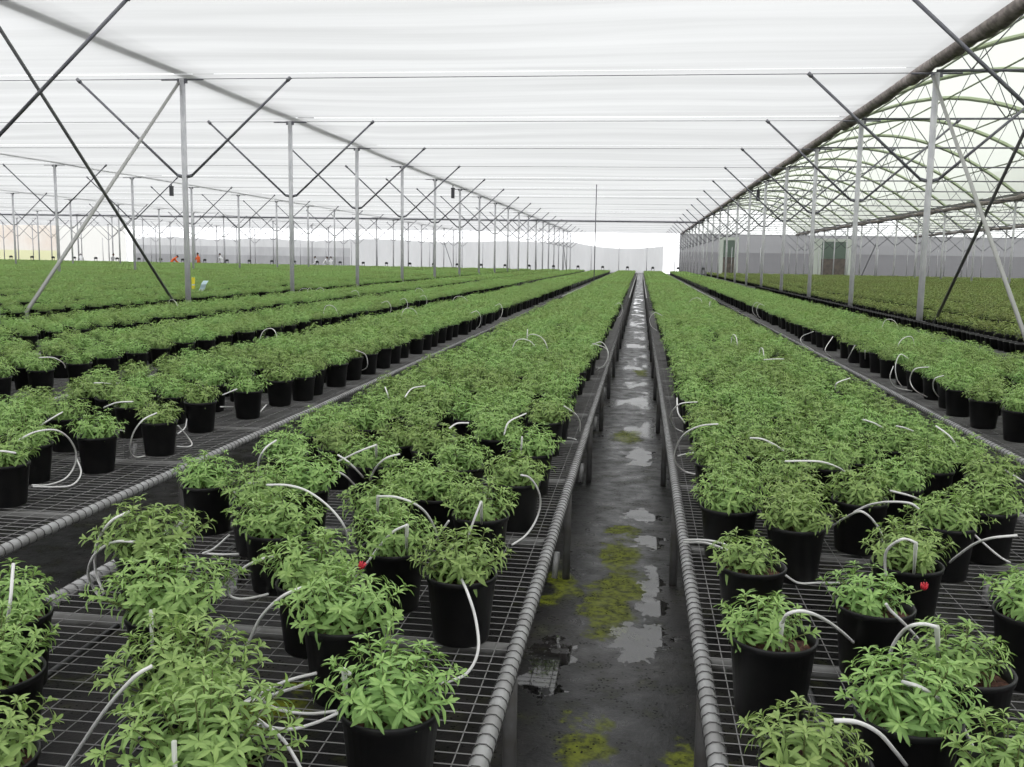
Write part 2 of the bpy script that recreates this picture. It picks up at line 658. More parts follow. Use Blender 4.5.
NC = 6
INSET = .20
CX = [INSET + (BW - INSET - .25) * k / (NC - 1) for k in range(NC)]   # columns measured from the bench's near-aisle edge
SY = .50
PATCH_L = SY * 5
for i in range(3):
    mb = MB()
    rng = random.Random(400 + i)
    for c in range(NC):
        for k in range(5):
            x = CX[c] + rng.uniform(-.025, .025)
            y = (k + (.5 if c % 2 else 0)) * SY + rng.uniform(-.04, .04)
            mb.lathe([(.084, 0), (.107, POT_H)], 'pot', 7, False, True, (x, y))
            foliage(mb, rng, 12, .176, rng.uniform(.13, .15), rng.uniform(.115, .15), 3, [(0, .3), (.6, 1), (1, .15)], lsize=(.055, .075), wr=.17, stems=False, cx=x, cy=y)
    PROTO.append(mb.mesh('bench_patch_form', True))


def bush(mb, rng, cx, cy, rows, dens, n_pot):
    mb.lathe([(.060, 0), (.078, .13), (.080, .14), (.074, .14), (.072, .122)], 'pot', n_pot, True, True, (cx, cy))
    foliage(mb, rng, dens, .12, rng.uniform(.078, .095), rng.uniform(.14, .185), 4, rows, 'olive', (.038, .052), .27, False, cx, cy)


DPROTO = []
for i in range(4):
    mb = MB(); bush(mb, random.Random(500 + i), 0, 0, ROW_MID, 11, 12)
    DPROTO.append(mb.mesh('small_bush_form', True))
DNC, DSY = 4, .40
DX = [.20 + (BW - .40) * k / (DNC - 1) for k in range(DNC)]
DPATCH = DSY * 5
for i in range(2):
    mb = MB(); rng = random.Random(600 + i)
    for c in range(DNC):
        for k in range(5):
            bush(mb, rng, DX[c] + rng.uniform(-.03, .03), (k + (.5 if c % 2 else 0)) * DSY + rng.uniform(-.03, .03), [(0, .3), (.6, 1), (1, .15)], 7, 6)
    DPROTO.append(mb.mesh('small_bush_patch_form', True))


def bench_x(k):
    """(near-aisle edge x, direction away from the aisle) of bench k: 0.. to the right, -1.. to the left"""
    if k >= 0:
        return .217 + PITCH * k, 1
    return -.333 - PITCH * (-k - 1), -1


# hand placed foreground pots: pixel of the rim centre -> position on the bench
RIM = ZB + POT_H
L0 = [(390.6, 704), (461.6, 572), (393, 546), (345, 620), (313, 580), (186, 690), (205, 764), (167, 610), (150, 550), (-8, 672),
      (-24, 757), (8, 612), (208, 482), (277, 530), (258, 500), (303, 487), (370, 463), (495, 436), (531, 452), (515.5, 480), (480.6, 513),
      (381, 511), (436, 494), (412, 487), (461, 465)]
R0 = [(752, 563), (773, 636), (796, 523), (875, 603), (907, 563), (965, 668), (908, 713), (816, 757), (1026, 777), (1036, 612), (988, 508),
      (946, 522), (860, 500), (930, 468), (897, 485), (990, 478), (729, 506)]
L1 = [(98.5, 471), (160, 454), (201, 431), (248, 417.5), (280, 405), (303, 400), (8, 504), (33, 481), (68, 450), (-8, 470), (38, 436), (112, 426), (84, 424), (142, 418), (168, 411), (196, 403)]    # pot bases
R1 = [(1020, 410), (985, 399), (957, 389)]
BIGS = {(186, 690): 1.24, (205, 764): 1.2, (167, 610): 1.28, (150, 550): 1.25, (-8, 672): .92, (-24, 757): .95, (8, 612): .92, (313, 580): 1.15,
        (303, 487): 1.22, (277, 530): 1.1, (345, 620): 1.08, (390.6, 704): 1.05}
BIG = {}
spots = {}          # bench -> list of (x, y, hand)
for k, lst in ((-1, L0), (0, R0), (-2, L1), (1, R1)):
    spots[k] = []
    for (u, v) in lst:
        p = at(u, v, ZB if k == -2 else RIM)
        x0, sg = bench_x(k)
        a = min(max((p.x - x0) * sg, .13), BW - .13)
        spots[k].append((x0 + sg * a, p.y, True))
        if k == -1:
            BIG[(round(x0 + sg * a, 3), round(p.y, 3))] = BIGS.get((u, v), 1.0)
start = {-1: 4.05, 0: 3.75, -2: 4.35, 1: 3.2}
posts_xy = [(x, y) for x in ROWS for y in YK]


def grid(k, y_from, y_to, cols, sy, rng, jx=.03, jy=.05):
    x0, sg = bench_x(k)
    out = []
    n0 = int(y_from / sy) - 1
    for c, a in enumerate(cols):
        for j in range(n0, int(y_to / sy) + 1):
            y = (j + (.5 if c % 2 else 0)) * sy + rng.uniform(-jy, jy)
            x = x0 + sg * (a + rng.uniform(-jx, jx))
            if y < y_from or y > y_to:
                continue
            out.append((x, y, False))
    return out


def near_post(x, y):
    for px in ROWS:
        if abs(x - px) < .22:
            j = round((y - Y0) / DY)
            if abs(y - (Y0 + j * DY)) < .22:
                return True
    return False


GREEN_BENCHES = list(range(-45, 2))
Y_PATCH = 36.0
near = []
scat = []           # (x, y, z, idx, rz, scale)
rg = random.Random(11)
for k in GREEN_BENCHES:
    x0, sg = bench_x(k)
    pts = list(spots.get(k, []))
    hand = list(pts)
    for (x, y, h) in grid(k, start.get(k, 2.0), 82 if k == -5 else Y_PATCH, CX, SY, rg):
        if not inview((x, y, .8), 420, 160) or near_post(x, y):
            continue
        if k == -2 and y < 6.9 and (x - x0) * sg < .42:
            continue
        if rg.random() < .035 and not (k in (-1, 0) and y < 8):
            continue
        if k == -5 and (x - x0) * sg < .62:
            continue
        if k == 1 and y < 9 and (x - x0) < .40 and inview((x, y, .7), 0, 0) and y < 6.4:
            continue
        if any((x - q[0]) ** 2 + (y - q[1]) ** 2 < .27 ** 2 for q in hand):
            continue
        pts.append((x, y, h))
    for (x, y, h) in pts:
        near.append((y * .985 - x * .13, x, y, k, h))
    y = Y_PATCH + SY * .5 + (200 if k == -5 else 0)
    while y + PATCH_L < 82.2:
        xc = x0 + sg * BW / 2
        if any(inview((xc + o, y + 1, .9), 200, 30) for o in (-.8, 0, .8)):
            rot = 0.0
            xx = x0 if sg > 0 else x0 - BW
            scat.append((xx, y, ZB, 6 + rg.randrange(3), 0.0, 1.0))
        y += PATCH_L
near.sort()
n_hand = sum(1 for q in near if q[4])
indiv = [q for q in near if inview((q[1], q[2], .72), 25, 30)]
indiv = sorted(indiv, key=lambda q: (not q[4], q[0]))[:300]
iset = set(id(q) for q in indiv)
for q in near:
    if id(q) not in iset:
        scat.append((q[1], q[2], ZB, rg.randrange(6), rg.uniform(0, 6.28), rg.uniform(.86, 1.04)))

BN = {-1: 'first bench left of aisle', 0: 'first bench right of aisle', -2: 'second bench left of aisle',
      1: 'second bench right of aisle', -3: 'third bench left of aisle', -4: 'fourth bench left of aisle'}
CN = ['aisle-edge line', 'second line in', 'third line in', 'fourth line in', 'fifth line in', 'far-edge line']


def place_plant(x, y, k, fol, rz, sc, label, group):
    e = obj('potted_plant', None, None, (x, y, ZB), rz)
    e.empty_display_size = .1
    e.scale = (sc, sc, sc)
    tag(e, label, 'plant', group)
    obj('pot', POT, e)
    obj('soil', SOIL, e)
    obj('foliage', fol, e)
    return e


rg = random.Random(5)
count = {}
PLANTS = []
for (d, x, y, k, h) in sorted(indiv, key=lambda q: q[2]):
    x0, sg = bench_x(k)
    c = min(range(NC), key=lambda i: abs((x - x0) * sg - CX[i]))
    count[(k, c)] = count.get((k, c), 0) + 1
    nn = count[(k, c)]
    b = BN.get(k, nth(-k) + ' bench left of aisle')
    lab = 'leafy potted plant, %s, %s, %s from front' % (b, CN[c], nth(nn))
    words = lab.split()
    if len(words) > 16:
        lab = 'potted plant, %s, %s, %s from front' % (b, CN[c], nth(nn))
    sc = rg.uniform(.98, 1.02) * (.94 if k == -2 else 1) if h else rg.uniform(.92, 1.04)
    fol = FOL[rg.randrange(8)]
    small = h and k == 0 and y < 3.2 and x < .8 and not (.52 < x < .70 and y < 2.2)
    if small:
        fol = SMALLF[rg.randrange(2)]
    e = place_plant(x, y, k, fol, rg.uniform(0, 6.28), sc, lab, 'potted plants on the benches')
    if small:
        fo = next(c for c in e.children if c.name.startswith('foliage'))
        q_ = Matrix.Rotation(-e.rotation_euler[2], 3, 'Z') @ Vector((-.022, .008, 0))
        fo.location = q_
    b_ = BIG.get((round(x, 3), round(y, 3)), 1.0)
    if b_ != 1.0:
        fo = next(c for c in e.children if c.name.startswith('foliage'))
        if b_ > 1.12:
            fo.data = BIGF[len(PLANTS) % 3]
            b_ /= 1.2
        fo.scale = (b_, b_, (b_ + 1) / 2)
        fo.location.z = .176 * (1 - (b_ + 1) / 2)
    PLANTS.append((x, y, k, e))


def plant_near(u, v):
    p = at(u, v, RIM)
    return min(PLANTS, key=lambda q: (q[0] - p.x) ** 2 + (q[1] - p.y) ** 2)[3]


for i, (u, v, fu, fv, fz) in enumerate([(345, 620, 363, 549, .83), (875, 603, 925, 583, .80)]):
    e = plant_near(u, v)
    p = at(fu, fv, fz)
    loc = Matrix.Rotation(-e.rotation_euler[2], 3, 'Z') @ (Vector((p.x, p.y, 0)) - Vector((e.location.x, e.location.y, 0)))
    q = loc.normalized() * min(loc.length, .19)
    fl = obj('flower', flower_mesh(i), e, (q.x, q.y, .27))
    fl['label'] = 'small red flower bud'
    fl.rotation_euler = (rg.uniform(.2, .6), .3, 0)
    mb = MB()
    mb.tube([(q.x * .15, q.y * .15, .19), (q.x * .6, q.y * .6, .245), (q.x, q.y, .272)], .0018, 'stem', 5)
    obj('flower_stem', mb.mesh('flower_stem', True), e)
    base = e['label'].replace('leafy potted plant', 'red-budded potted plant')
    e['label'] = base


def gn_scatter(name, items, protos, label, cat):
    me = bpy.data.meshes.new(name)
    me.from_pydata([(i[0], i[1], i[2]) for i in items], [], [])
    a = me.attributes.new('form', 'INT', 'POINT'); a.data.foreach_set('value', [i[3] for i in items])
    a = me.attributes.new('turn', 'FLOAT', 'POINT'); a.data.foreach_set('value', [i[4] for i in items])
    a = me.attributes.new('size', 'FLOAT', 'POINT'); a.data.foreach_set('value', [i[5] for i in items])
    o = obj(name, me)
    tag(o, label, cat, None, 'stuff')
    ng = bpy.data.node_groups.new(name, 'GeometryNodeTree')
    ng.interface.new_socket('Geometry', in_out='INPUT', socket_type='NodeSocketGeometry')
    ng.interface.new_socket('Geometry', in_out='OUTPUT', socket_type='NodeSocketGeometry')
    gi = ng.nodes.new('NodeGroupInput'); go = ng.nodes.new('NodeGroupOutput')
    jn = ng.nodes.new('GeometryNodeJoinGeometry')

    def attr(n, t):
        x = ng.nodes.new('GeometryNodeInputNamedAttribute')
        x.data_type = t
        x.inputs['Name'].default_value = n
        return x.outputs['Attribute']
    form, turn, size = attr('form', 'INT'), attr('turn', 'FLOAT'), attr('size', 'FLOAT')
    cx = ng.nodes.new('ShaderNodeCombineXYZ'); ng.links.new(turn, cx.inputs['Z'])
    er = ng.nodes.new('FunctionNodeEulerToRotation'); ng.links.new(cx.outputs[0], er.inputs[0])
    for i, pm in enumerate(protos):
        po = bpy.data.objects.new(pm.name, pm)       # only a data source for this one object; not in the scene
        oi = ng.nodes.new('GeometryNodeObjectInfo')
        oi.inputs['Object'].default_value = po
        oi.inputs['As Instance'].default_value = False
        cp = ng.nodes.new('FunctionNodeCompare')
        cp.data_type = 'INT'; cp.operation = 'EQUAL'
        ia = [s for s in cp.inputs if s.type == 'INT']
        ng.links.new(form, ia[0]); ia[1].default_value = i
        ip = ng.nodes.new('GeometryNodeInstanceOnPoints')
        ng.links.new(gi.outputs[0], ip.inputs['Points'])
        ng.links.new(cp.outputs[0], ip.inputs['Selection'])
        ng.links.new(oi.outputs['Geometry'], ip.inputs['Instance'])
        ng.links.new(er.outputs[0], ip.inputs['Rotation'])
        ng.links.new(size, ip.inputs['Scale'])
        ng.links.new(ip.outputs[0], jn.inputs[0])
    ng.links.new(jn.outputs[0], go.inputs[0])
    md = o.modifiers.new('scatter', 'NODES')
    md.node_group = ng
    return o


gn_scatter('potted_plant_field', scat, PROTO, 'green potted plants massed on all the benches beyond the nearest three hundred', 'plants')

# small olive crop on the benches right of the rolled screen
dn, dscat = [], []
rg = random.Random(21)
DARK = list(range(2, 27))
YD = 40.0
for k in DARK:
    x0, sg = bench_x(k)
    for c, a in enumerate(DX):
        if k == 2 and a < .9:
            continue
        for j in range(20, int(YD / DSY)):
            y = (j + (.5 if c % 2 else 0)) * DSY + rg.uniform(-.04, .04)
            x = x0 + a + rg.uniform(-.03, .03)
            if y < 8 or not inview((x, y, .7), 420, 160) or near_post(x, y):
                continue
            dn.append((y * .985 - x * .13, x, y, k, c))
    y = YD
    while y + DPATCH < 82.2:
        if k > 2 and inview((x0 + .8, y + .9, .8), 40, 40):
            dscat.append((x0, y, ZB, 4 + rg.randrange(2), 0.0, 1.0))
        y += DPATCH
    if k == 2:
        y = YD
        while y < 82:
            for a in (1.0, 1.38):
                dscat.append((x0 + a, y + rg.uniform(-.05, .05), ZB, rg.randrange(4), rg.uniform(0, 6.28), 1.0))
            y += DSY
dn.sort()
dind = [q for q in dn if inview((q[1], q[2], .7), 2, 10)][:300]
ds = set(id(q) for q in dind)
cnt = {}
for q in dn:
    d, x, y, k, c = q
    rz, sc = rg.uniform(0, 6.28), rg.uniform(.9, 1.12)
    i = rg.randrange(4)
    if id(q) not in ds:
        dscat.append((x, y, ZB, i, rz, sc))
dnm = {2: 'nearest olive bench', 3: 'second olive bench', 4: 'third olive bench', 5: 'fourth olive bench'}
for q in sorted(dind, key=lambda q: q[2]):
    d, x, y, k, c = q
    cnt[(k, c)] = cnt.get((k, c), 0) + 1
    o = obj('small_potted_bush', DPROTO[rg.randrange(4)], None, (x, y, ZB), rg.uniform(0, 6.28))
    s_ = rg.uniform(.92, 1.1)
    o.scale = (s_, s_, s_)
    tag(o, 'small olive potted bush, %s at right, %s, %s from front' % (dnm.get(k, nth(k - 1) + ' olive bench'), CN[c].replace('aisle-edge line', 'first line'), nth(cnt[(k, c)])),
        'plant', 'small olive bushes right of the rolled screen')
mb = MB()
mb.lathe([(.070, 0), (.088, .132), (.091, .134), (.092, .145), (.084, .145), (.080, .11)], 'pot', 16, True, False)
mb.lathe([(.081, .108), (.01, .110)], 'soil', 16, False, True)
EMPTY = mb.mesh('empty_pot', True)
y, i = 11.2, 0
while y < 42:
    x = bench_x(2)[0] + .52 + rg.uniform(-.02, .02)
    if inview((x, y, .6), 0, 0):
        i += 1
        o = obj('empty_pot', EMPTY, None, (x, y, ZB))
        tag(o, 'empty black pot edging the nearest olive bench, %s from the front' % nth(i), 'pot', 'empty black pots edging the olive crop')
    y += .215
gn_scatter('small_bush_field', dscat, DPROTO, 'olive potted bushes massed behind the nearest three hundred at the right', 'plants')

# ------------------------------------------------------------------ benches
BY0, BY1 = .9, 82.0
LEGY = [2.60 + 2.2 * k for k in range(37)]
CROSSY = [2.72 + 1.1 * k for k in range(72)]
RZ = ZB - .026


def rail_mesh(y0):
    mb = MB()
    ys = [y0] + [y0 + .4 * (k + 1) for k in range(60)] + [50, BY1]
    mb.tube([(0, y, 0) for y in ys], .024, 'galv', 14)
    y = math.ceil((y0 + .02) / .05) * .05
    while y < 30:                   # the bench wires are wrapped over the rail
        n = 7
        pts = [(.0265 * math.cos(PI * (-.25 + 1.5 * k / n)), y, .0265 * math.sin(PI * (-.25 + 1.5 * k / n))) for k in range(n + 1)]
        mb.tube(pts, .0016, 'ringwire', 4, False)
        y += .05
    return mb.mesh('side_rail', True)


RAIL = rail_mesh(BY0)
RAIL_SHORT = rail_mesh(2.72)
mb = MB()
for k in range(15):
    x = .055 + k * .105
    mb.tube([(x, BY0, 0), (x, 30, 0), (x, BY1, 0)], .0017, 'wire', 4)
y = math.ceil(BY0 / .05) * .05
while y < BY1:
    mb.tube([(.0, y, .0025), (BW * .33, y, .0025), (BW * .66, y, .0025), (BW, y, .0025)], .0017, 'wire', 4)
    y += .05 if y < 22 else .25
WIRE = mb.mesh('wire_mesh')
mb = MB(); mb.tube([(.0, 0, 0), (BW / 2, 0, 0), (BW, 0, 0)], .021, 'crossp', 10)
CROSS = mb.mesh('cross_pipe', True)
mb = MB(); mb.tube([(0, 0, 0), (0, 0, .25), (0, 0, RZ - .02)], .021, 'leg', 10)
LEG = mb.mesh('leg', True)
mb = MB(); mb.tube([(0, 0, .0), (.01, .012, .135)], .016, 'galv', 10)
FOOT = mb.mesh('foot_stub', True)
mb = MB()
mb.tube([(.0, 0, 0), (0, 0, RZ - .02)], .021, 'leg', 8); mb.tube([(BW, 0, 0), (BW, 0, RZ - .02)], .021, 'leg', 8)
mb.tube([(.0, 0, RZ - .05), (BW, 0, RZ - .05)], .021, 'leg', 8)
TRESTLE = mb.mesh('trestle', True)


def bench(k):
    x0, sg = bench_x(k)
    xl = x0 if sg > 0 else x0 - BW
    side = 'right' if sg > 0 else 'left'
    nm = BN.get(k, '%s bench %s of aisle' % (nth(k + 1 if k >= 0 else -k), side))
    e = obj('bench', None, None, (xl, 0, 0))
    e.empty_display_size = .3
    tag(e, 'long wire-topped steel plant bench, ' + nm, 'bench', 'plant benches along the greenhouse')
    obj('side_rail', RAIL_SHORT if k == -1 else RAIL, e, (0, 0, RZ))
    obj('side_rail', RAIL, e, (BW, 0, RZ))
    obj('wire_mesh', WIRE, e, (0, 0, ZB - .0045))
    if -2 <= k <= 1:
        for y in CROSSY:
            obj('cross_pipe', CROSS, e, (0, y, RZ - .008))
        for y in LEGY:
            for x in (0.0, BW):
                lg = obj('leg', LEG, e, (x, y, 0))
                f = obj('foot_stub', FOOT, lg, (.06 if x == 0.0 else -.06, 0, 0))
                f['label'] = 'short pale pipe stub at the foot of the leg'
    else:
        for j in range(9):
            obj('trestle', TRESTLE, e, (0, 3 + j * 9.7, 0))
    return e


for k in range(-45, 27):
    x0, sg = bench_x(k)
    if any(inview((x0 + sg * a, y, .6), 60, 400) for a in (0, BW) for y in range(2, 82, 4)):
        bench(k)

# black poly pipes lying on the bench wires
for k, a, nm in ((-1, 1.26, 'left of the wet aisle'), (0, .28, 'right of the wet aisle'), (-2, .8, 'two places left of the aisle'), (1, .8, 'two places right of the aisle')):
    x0, sg = bench_x(k)
    rg = random.Random(k + 50)
    mb = MB()
    pts = [(x0 + sg * a + rg.uniform(-.012, .012), y, ZB + .011) for y in [1.0 + .9 * j for j in range(70)]]
    # laid between the pots: nudge the pipe away from any pot base
    q2 = []
    for p in pts:
        q2.append(p)
    mb.tube(q2, .0105, 'blackpipe', 8)
    o = obj('irrigation_pipe', mb.mesh('irrigation_pipe', True), None)
    o.location.z = -.045
    tag(o, 'black irrigation pipe running along under the wires, bench ' + nm, 'pipe', 'irrigation pipes')

# ------------------------------------------------------------------ white drip tubes
T = []   # (points (u, v, z), stake ((u,v) or None), what it is)
T += [
 ([(459,574,.72),(468,594,.72),(476,621,.66),(478,651,.60),(466,674,.55),(441,684,.525)], None),
 ([(407,525,.83),(393,532,.80),(379,547,.74),(367,563,.69),(355,577,.62)], (405,551)),
 ([(481,502,.82),(475,517,.77),(468,536,.70),(463,545,.64)], (483,517)),
 ([(378,496.5,.82),(395,497,.84),(413,503,.82),(426,513,.77),(434.6,528,.70),(438,541,.62)], (376,511)),
 ([(266.8,485,.84),(287.6,485.3,.85),(308,491.5,.83),(329,507,.78),(344,526,.72),(349,547,.62)], None),
 ([(276,440.4,.84),(264.7,449,.83),(258.4,463,.76),(260.5,480,.66)], None),
 ([(376,445,.84),(360,451,.82),(338,461.6,.76)], (377,456)),
 ([(399.7,454,.84),(386.4,458,.83),(376.4,467,.78),(370,480,.68)], None),
 ([(338,455,.78),(348,461.6,.77),(358,471.5,.72),(368,483,.62)], None),
 ([(335,470.7,.76),(345,475.7,.74),(355,485.7,.66)], None),
 ([(448.7,521,.72),(438,536,.62)], None),
 ([(152.4,665.8,.84),(134,677.5,.82),(107,707.6,.74),(84,741,.64),(67,767,.56),(55,785,.525)], None),
 ([(303,587,.80),(281.4,597,.78),(261,617,.71),(248,644,.62),(243,657,.56)], None),
 ([(342,671,.565),(316,680,.56),(291,689,.56),(241,704,.575)], None),
 ([(316.6,673,.62),(284,682,.61),(250,699,.56),(235,708,.53)], None),
 ([(249.6,691,.62),(262,700,.58),(278,709.3,.54),(308,713.7,.525),(338,711,.525)], None),
 ([(254.6,724.4,.535),(288,729.4,.525),(315,723,.525),(338,713,.53)], None),
 ([(258,719.4,.60),(281.4,737.8,.56),(295,758,.525),(301.5,770,.52)], None),
 ([(274.7,555,.76),(248,565,.73),(227.8,582,.62),(228,594,.54),(241,599,.52),(264.6,595,.52),(276,590,.52)], None),
 ([(202.7,553.5,.525),(214,548.5,.53),(229.5,535,.56)], None),
 ([(204,553.5,.52),(225,554.5,.52),(246,553.5,.52)], None),
 ([(129,511.7,.86),(110.6,521.7,.84),(97,543.5,.74),(95.5,570,.62),(104,594,.54)], None),
 ([(135.7,542,.78),(114,542,.78),(95.5,553.5,.74),(88,572,.64),(94,589,.56),(102,599,.525)], None),
 ([(13.4,563.6,.88),(10,604,.80),(5,634,.68)], None),
 ([(344,669,.80),(350,674,.80)], (351,714)),
 ([(782,623,.79),(787,614.6,.83),(800,611,.84),(815,614.6,.82),(830,623,.76),(843,633,.70),(854,643,.62)], (778,647)),
 ([(684,540,.60),(702,540,.66),(719,542.4,.70),(730,547,.70)], None),
 ([(684,542.4,.60),(705.6,543,.64),(728,550,.69)], None),
 ([(785,575,.56),(798.5,583,.525),(817,583,.52),(840,583,.55)], None),
 ([(831.4,526.8,.62),(845,518,.70),(858,511.7,.78),(866,514,.78),(875,523,.74),(882,536,.68),(884,553.6,.60)], None),
 ([(854,512,.70),(869,505,.74),(887,502,.78),(909,503,.80),(919,509,.78)], None),
 ([(890,490.6,.78),(909,495.6,.76),(926,502,.70)], None),
 ([(955,519.6,.74),(970,531,.68),(985,544.5,.62),(1000,557,.57),(1010,562.5,.54)], None),
 ([(950,562.4,.60),(956,557,.66),(973.5,544.5,.74),(992,538,.80),(1017.5,535.4,.82)], None),
 ([(1005,470,.77),(1024,482,.72),(1034,489,.66)], None),
 ([(916,543,.84),(908,539.5,.85),(900,540,.85),(887,550,.80),(885,565,.74),(887,582,.68),(889,590,.64)], (914,570.7)),
 ([(886,604,.76),(890,610,.74),(900.5,620,.71),(911,631,.66),(920,641,.58)], None),
 ([(937,627,.86),(924,624,.86),(910.5,626,.85),(900.5,634,.80),(892,648,.75),(889,663,.70)], (946,641)),
 ([(902,681.6,.80),(923,688.5,.80),(945,705,.74),(962,726,.68),(973,748,.60),(978.5,767,.54)], None),
 ([(834,720.4,.82),(856.5,722,.82),(878.6,733,.78),(895,751,.72),(906,765,.66)], None),
 ([(677,398,.80),(678,412.5,.74),(685,423,.68)], None),
 ([(697,402,.80),(680,404,.80),(671,414.6,.70),(674,427,.58),(683,432,.54)], None),
 ([(718,424,.86),(700,426,.84),(684,434.4,.78),(676,448,.68),(675,460.5,.60),(684,471,.53),(700,475,.52)], None),
 ([(700,453,.56),(690,453,.56),(678,456,.56)], None),
 ([(564,406,.80),(576,414.6,.74),(580,423,.66),(580,431,.60)], None),
 ([(561,437.5,.525),(569,438,.52),(576,439.6,.52)], None),
 ([(521,475,.80),(530,478,.78),(538,490,.72),(540.4,504,.64),(536,520,.57),(526,535,.53),(512,545,.52)], None),
 ([(750,438,.86),(762,439,.86),(775,445,.83),(784.4,451.5,.78)], None),
 ([(785,461.4,.86),(803.5,461,.87),(822,462,.86),(837,467,.82),(845,472,.77)], None),
 ([(18.6,440,.80),(35,432,.82),(55,430,.82),(68.5,438,.76),(76,453,.66),(74,467,.58),(64.5,479,.53),(47,485,.52),(32,485,.52)], None),
 ([(76,457,.62),(81,473,.55),(72,485,.52),(52,487,.52),(33,486.5,.52)], None),
 ([(156.5,413,.80),(143,420,.78),(133,434,.70),(130,449.5,.60),(135,457,.53),(145,456,.52)], None),
 ([(133,401.6,.84),(117,402.6,.83),(104,407.5,.78)], None),
 ([(119,430,.57),(130,432,.55),(141,432,.54)], None),
 ([(62.6,412,.78),(49,420,.75),(37,428,.71)], None),
 ([(58.7,414,.70),(52,426,.62)], None),
 ([(39,357.6,.85),(53,357.6,.85),(62.6,362.5,.80),(65.5,368,.74)], None),
 ([(-4,451,.84),(6,451.5,.84),(15.6,453,.84)], None),
 ([(94,383,.80),(103,383,.80),(112.5,384,.78)], None),
 ([(237,389,.82),(222.6,395,.78)], None),
 ([(220.5,406.8,.60),(233,407,.57)], None),
 ([(177.7,425.5,.66),(187,436,.58),(192,444,.53),(187,447,.52),(176.7,446.4,.52)], None),
 ([(187,419,.60),(185,427.6,.56),(177.7,434,.53)], None),
 ([(266.4,404.7,.56),(260,412,.525)], None),
 ([(893.4,366,.80),(890,377.5,.70),(895.5,387,.60),(912,391,.54)], None),
 ([(929,367,.80),(915,369,.80),(910,379.6,.70),(915,390,.62),(927,397,.54)], None),
 ([(943.5,375.5,.80),(935,378.6,.78),(933,387,.70),(937,395,.62),(945.6,401.6,.54)], None),
 ([(865,350.4,.78),(865,359,.66)], None),
 ([(833,336.5,.80),(825,350,.68),(832,358,.56)], None),
 ([(855,345,.78),(847,360,.60)], None),
 ([(813.5,331.5,.80),(802,336.5,.72),(802,343,.64),(813.5,350,.54)], None),
 ([(850,378,.86),(837,383,.86),(835,389.6,.80)], None),
 ([(863,419.5,.87),(874,423,.85),(883,428,.82)], None),
 ([(896.5,426,.87),(905,428,.85),(913,431,.82)], None),
 ([(936,426,.87),(949.6,436,.84),(958,448,.78)], None),
 ([(763.7,359.8,.87),(774,359,.88),(783.6,359,.87)], None),
 ([(385,387,.86),(389,398,.80)], None),
 ([(405,397,.85),(412,388.5,.88),(425,386,.88)], None),
 ([(449,428.5,.84),(457,423.5,.86),(469,423,.86)], None),
 ([(504,435,.80),(509,422,.86),(526,413.5,.88)], None),
 ([(522,437,.87),(521,454,.78)], None),
 ([(592.5,343.4,.84),(606,348.4,.78),(608,358.4,.68),(604,367,.58),(596,368,.54)], None),
 ([(355.6,350,.82),(365.6,355,.76),(367,367,.64),(357,372,.54)], None),
]
TUBEOBJ = []
xs_word = lambda u: ('far left' if u < 130 else 'left' if u < 330 else 'centre left' if u < 560 else 'centre' if u < 700 else 'centre right' if u < 830 else 'right')


def tube_obj(pts, stake, label):
    c = pts[0]
    mb = MB()
    mb.tube([Vector(p) - c for p in spline(pts, 6)], .0042, 'tube', 7)
    e = obj('drip_tube', None, None, c)
    e.empty_display_size = .05
    tag(e, label, 'tube', 'white drip tubes')
    obj('tube', mb.mesh('tube', True), e)
    if stake is not None:
        mb = MB()
        s0, s1 = stake
        mb.tube([Vector(s1) - c, Vector(s0) - c], [.0035, .0062], 'stake', 6)
        o = obj('dripper_stake', mb.mesh('dripper_stake', True), e)
        o['label'] = 'pale dripper stake pushed into the soil'
    return e


hand_t = []
for pts, st in T:
    P = [at(*p) for p in pts]
    stake = None
    if st is not None:
        b = P[0].copy()
        s1 = at(st[0], st[1], ZB + .165)
        s1 = Vector(((s1.x + b.x) / 2, (s1.y + b.y) / 2, ZB + .165))
        stake = (b, s1)
    hand_t.append((P, stake, pts))
# a few more thin arcs over the plants further down the benches
rg = random.Random(77)
for k in (-1, 0, -2, 1, -3, -4):
    x0, sg = bench_x(k)
    for j in range(5):
        y = rg.uniform(8.0, 21.0) + (4 if k in (-3, -4) else 0)
        edge = rg.random() < .5
        a = .10 if edge else rg.uniform(.3, 1.4)
        x = x0 + sg * a
        r = rg.uniform(.10, .17)
        an = rg.uniform(-.5, .5) + (PI if sg > 0 else 0) * (1 if edge else 0) + (0 if edge else rg.uniform(0, 6.28))
        dx, dy = math.cos(an) * r, math.sin(an) * r
        if edge:
            P = [(x + .04 * sg, y, .80), (x + dx * .5, y + dy, .84), (x + dx, y + dy * 2, .74), (x + dx * .8, y + dy * 2.3, .62), (x + dx * .2, y + dy * 2.4 + .03, .55)]
        else:
            P = [(x, y, ZB + .17), (x + dx * .15, y + dy * .15, .80), (x + dx * .5, y + dy * .5, .865), (x + dx * 1.2, y + dy * 1.3, .875), (x + dx * 1.9, y + dy * 1.7, .83), (x + dx * 2.4, y + dy * 2.1, .72)]
        P = [Vector(p) for p in P]
        if all(inview(p, 0, 0) for p in P):
            hand_t.append((P, None, None))


def tube_where(P):
    b = min((-4, -3, -2, -1, 0, 1), key=lambda k: abs(P[0].x - (bench_x(k)[0] + bench_x(k)[1] * BW / 2)))
    return b


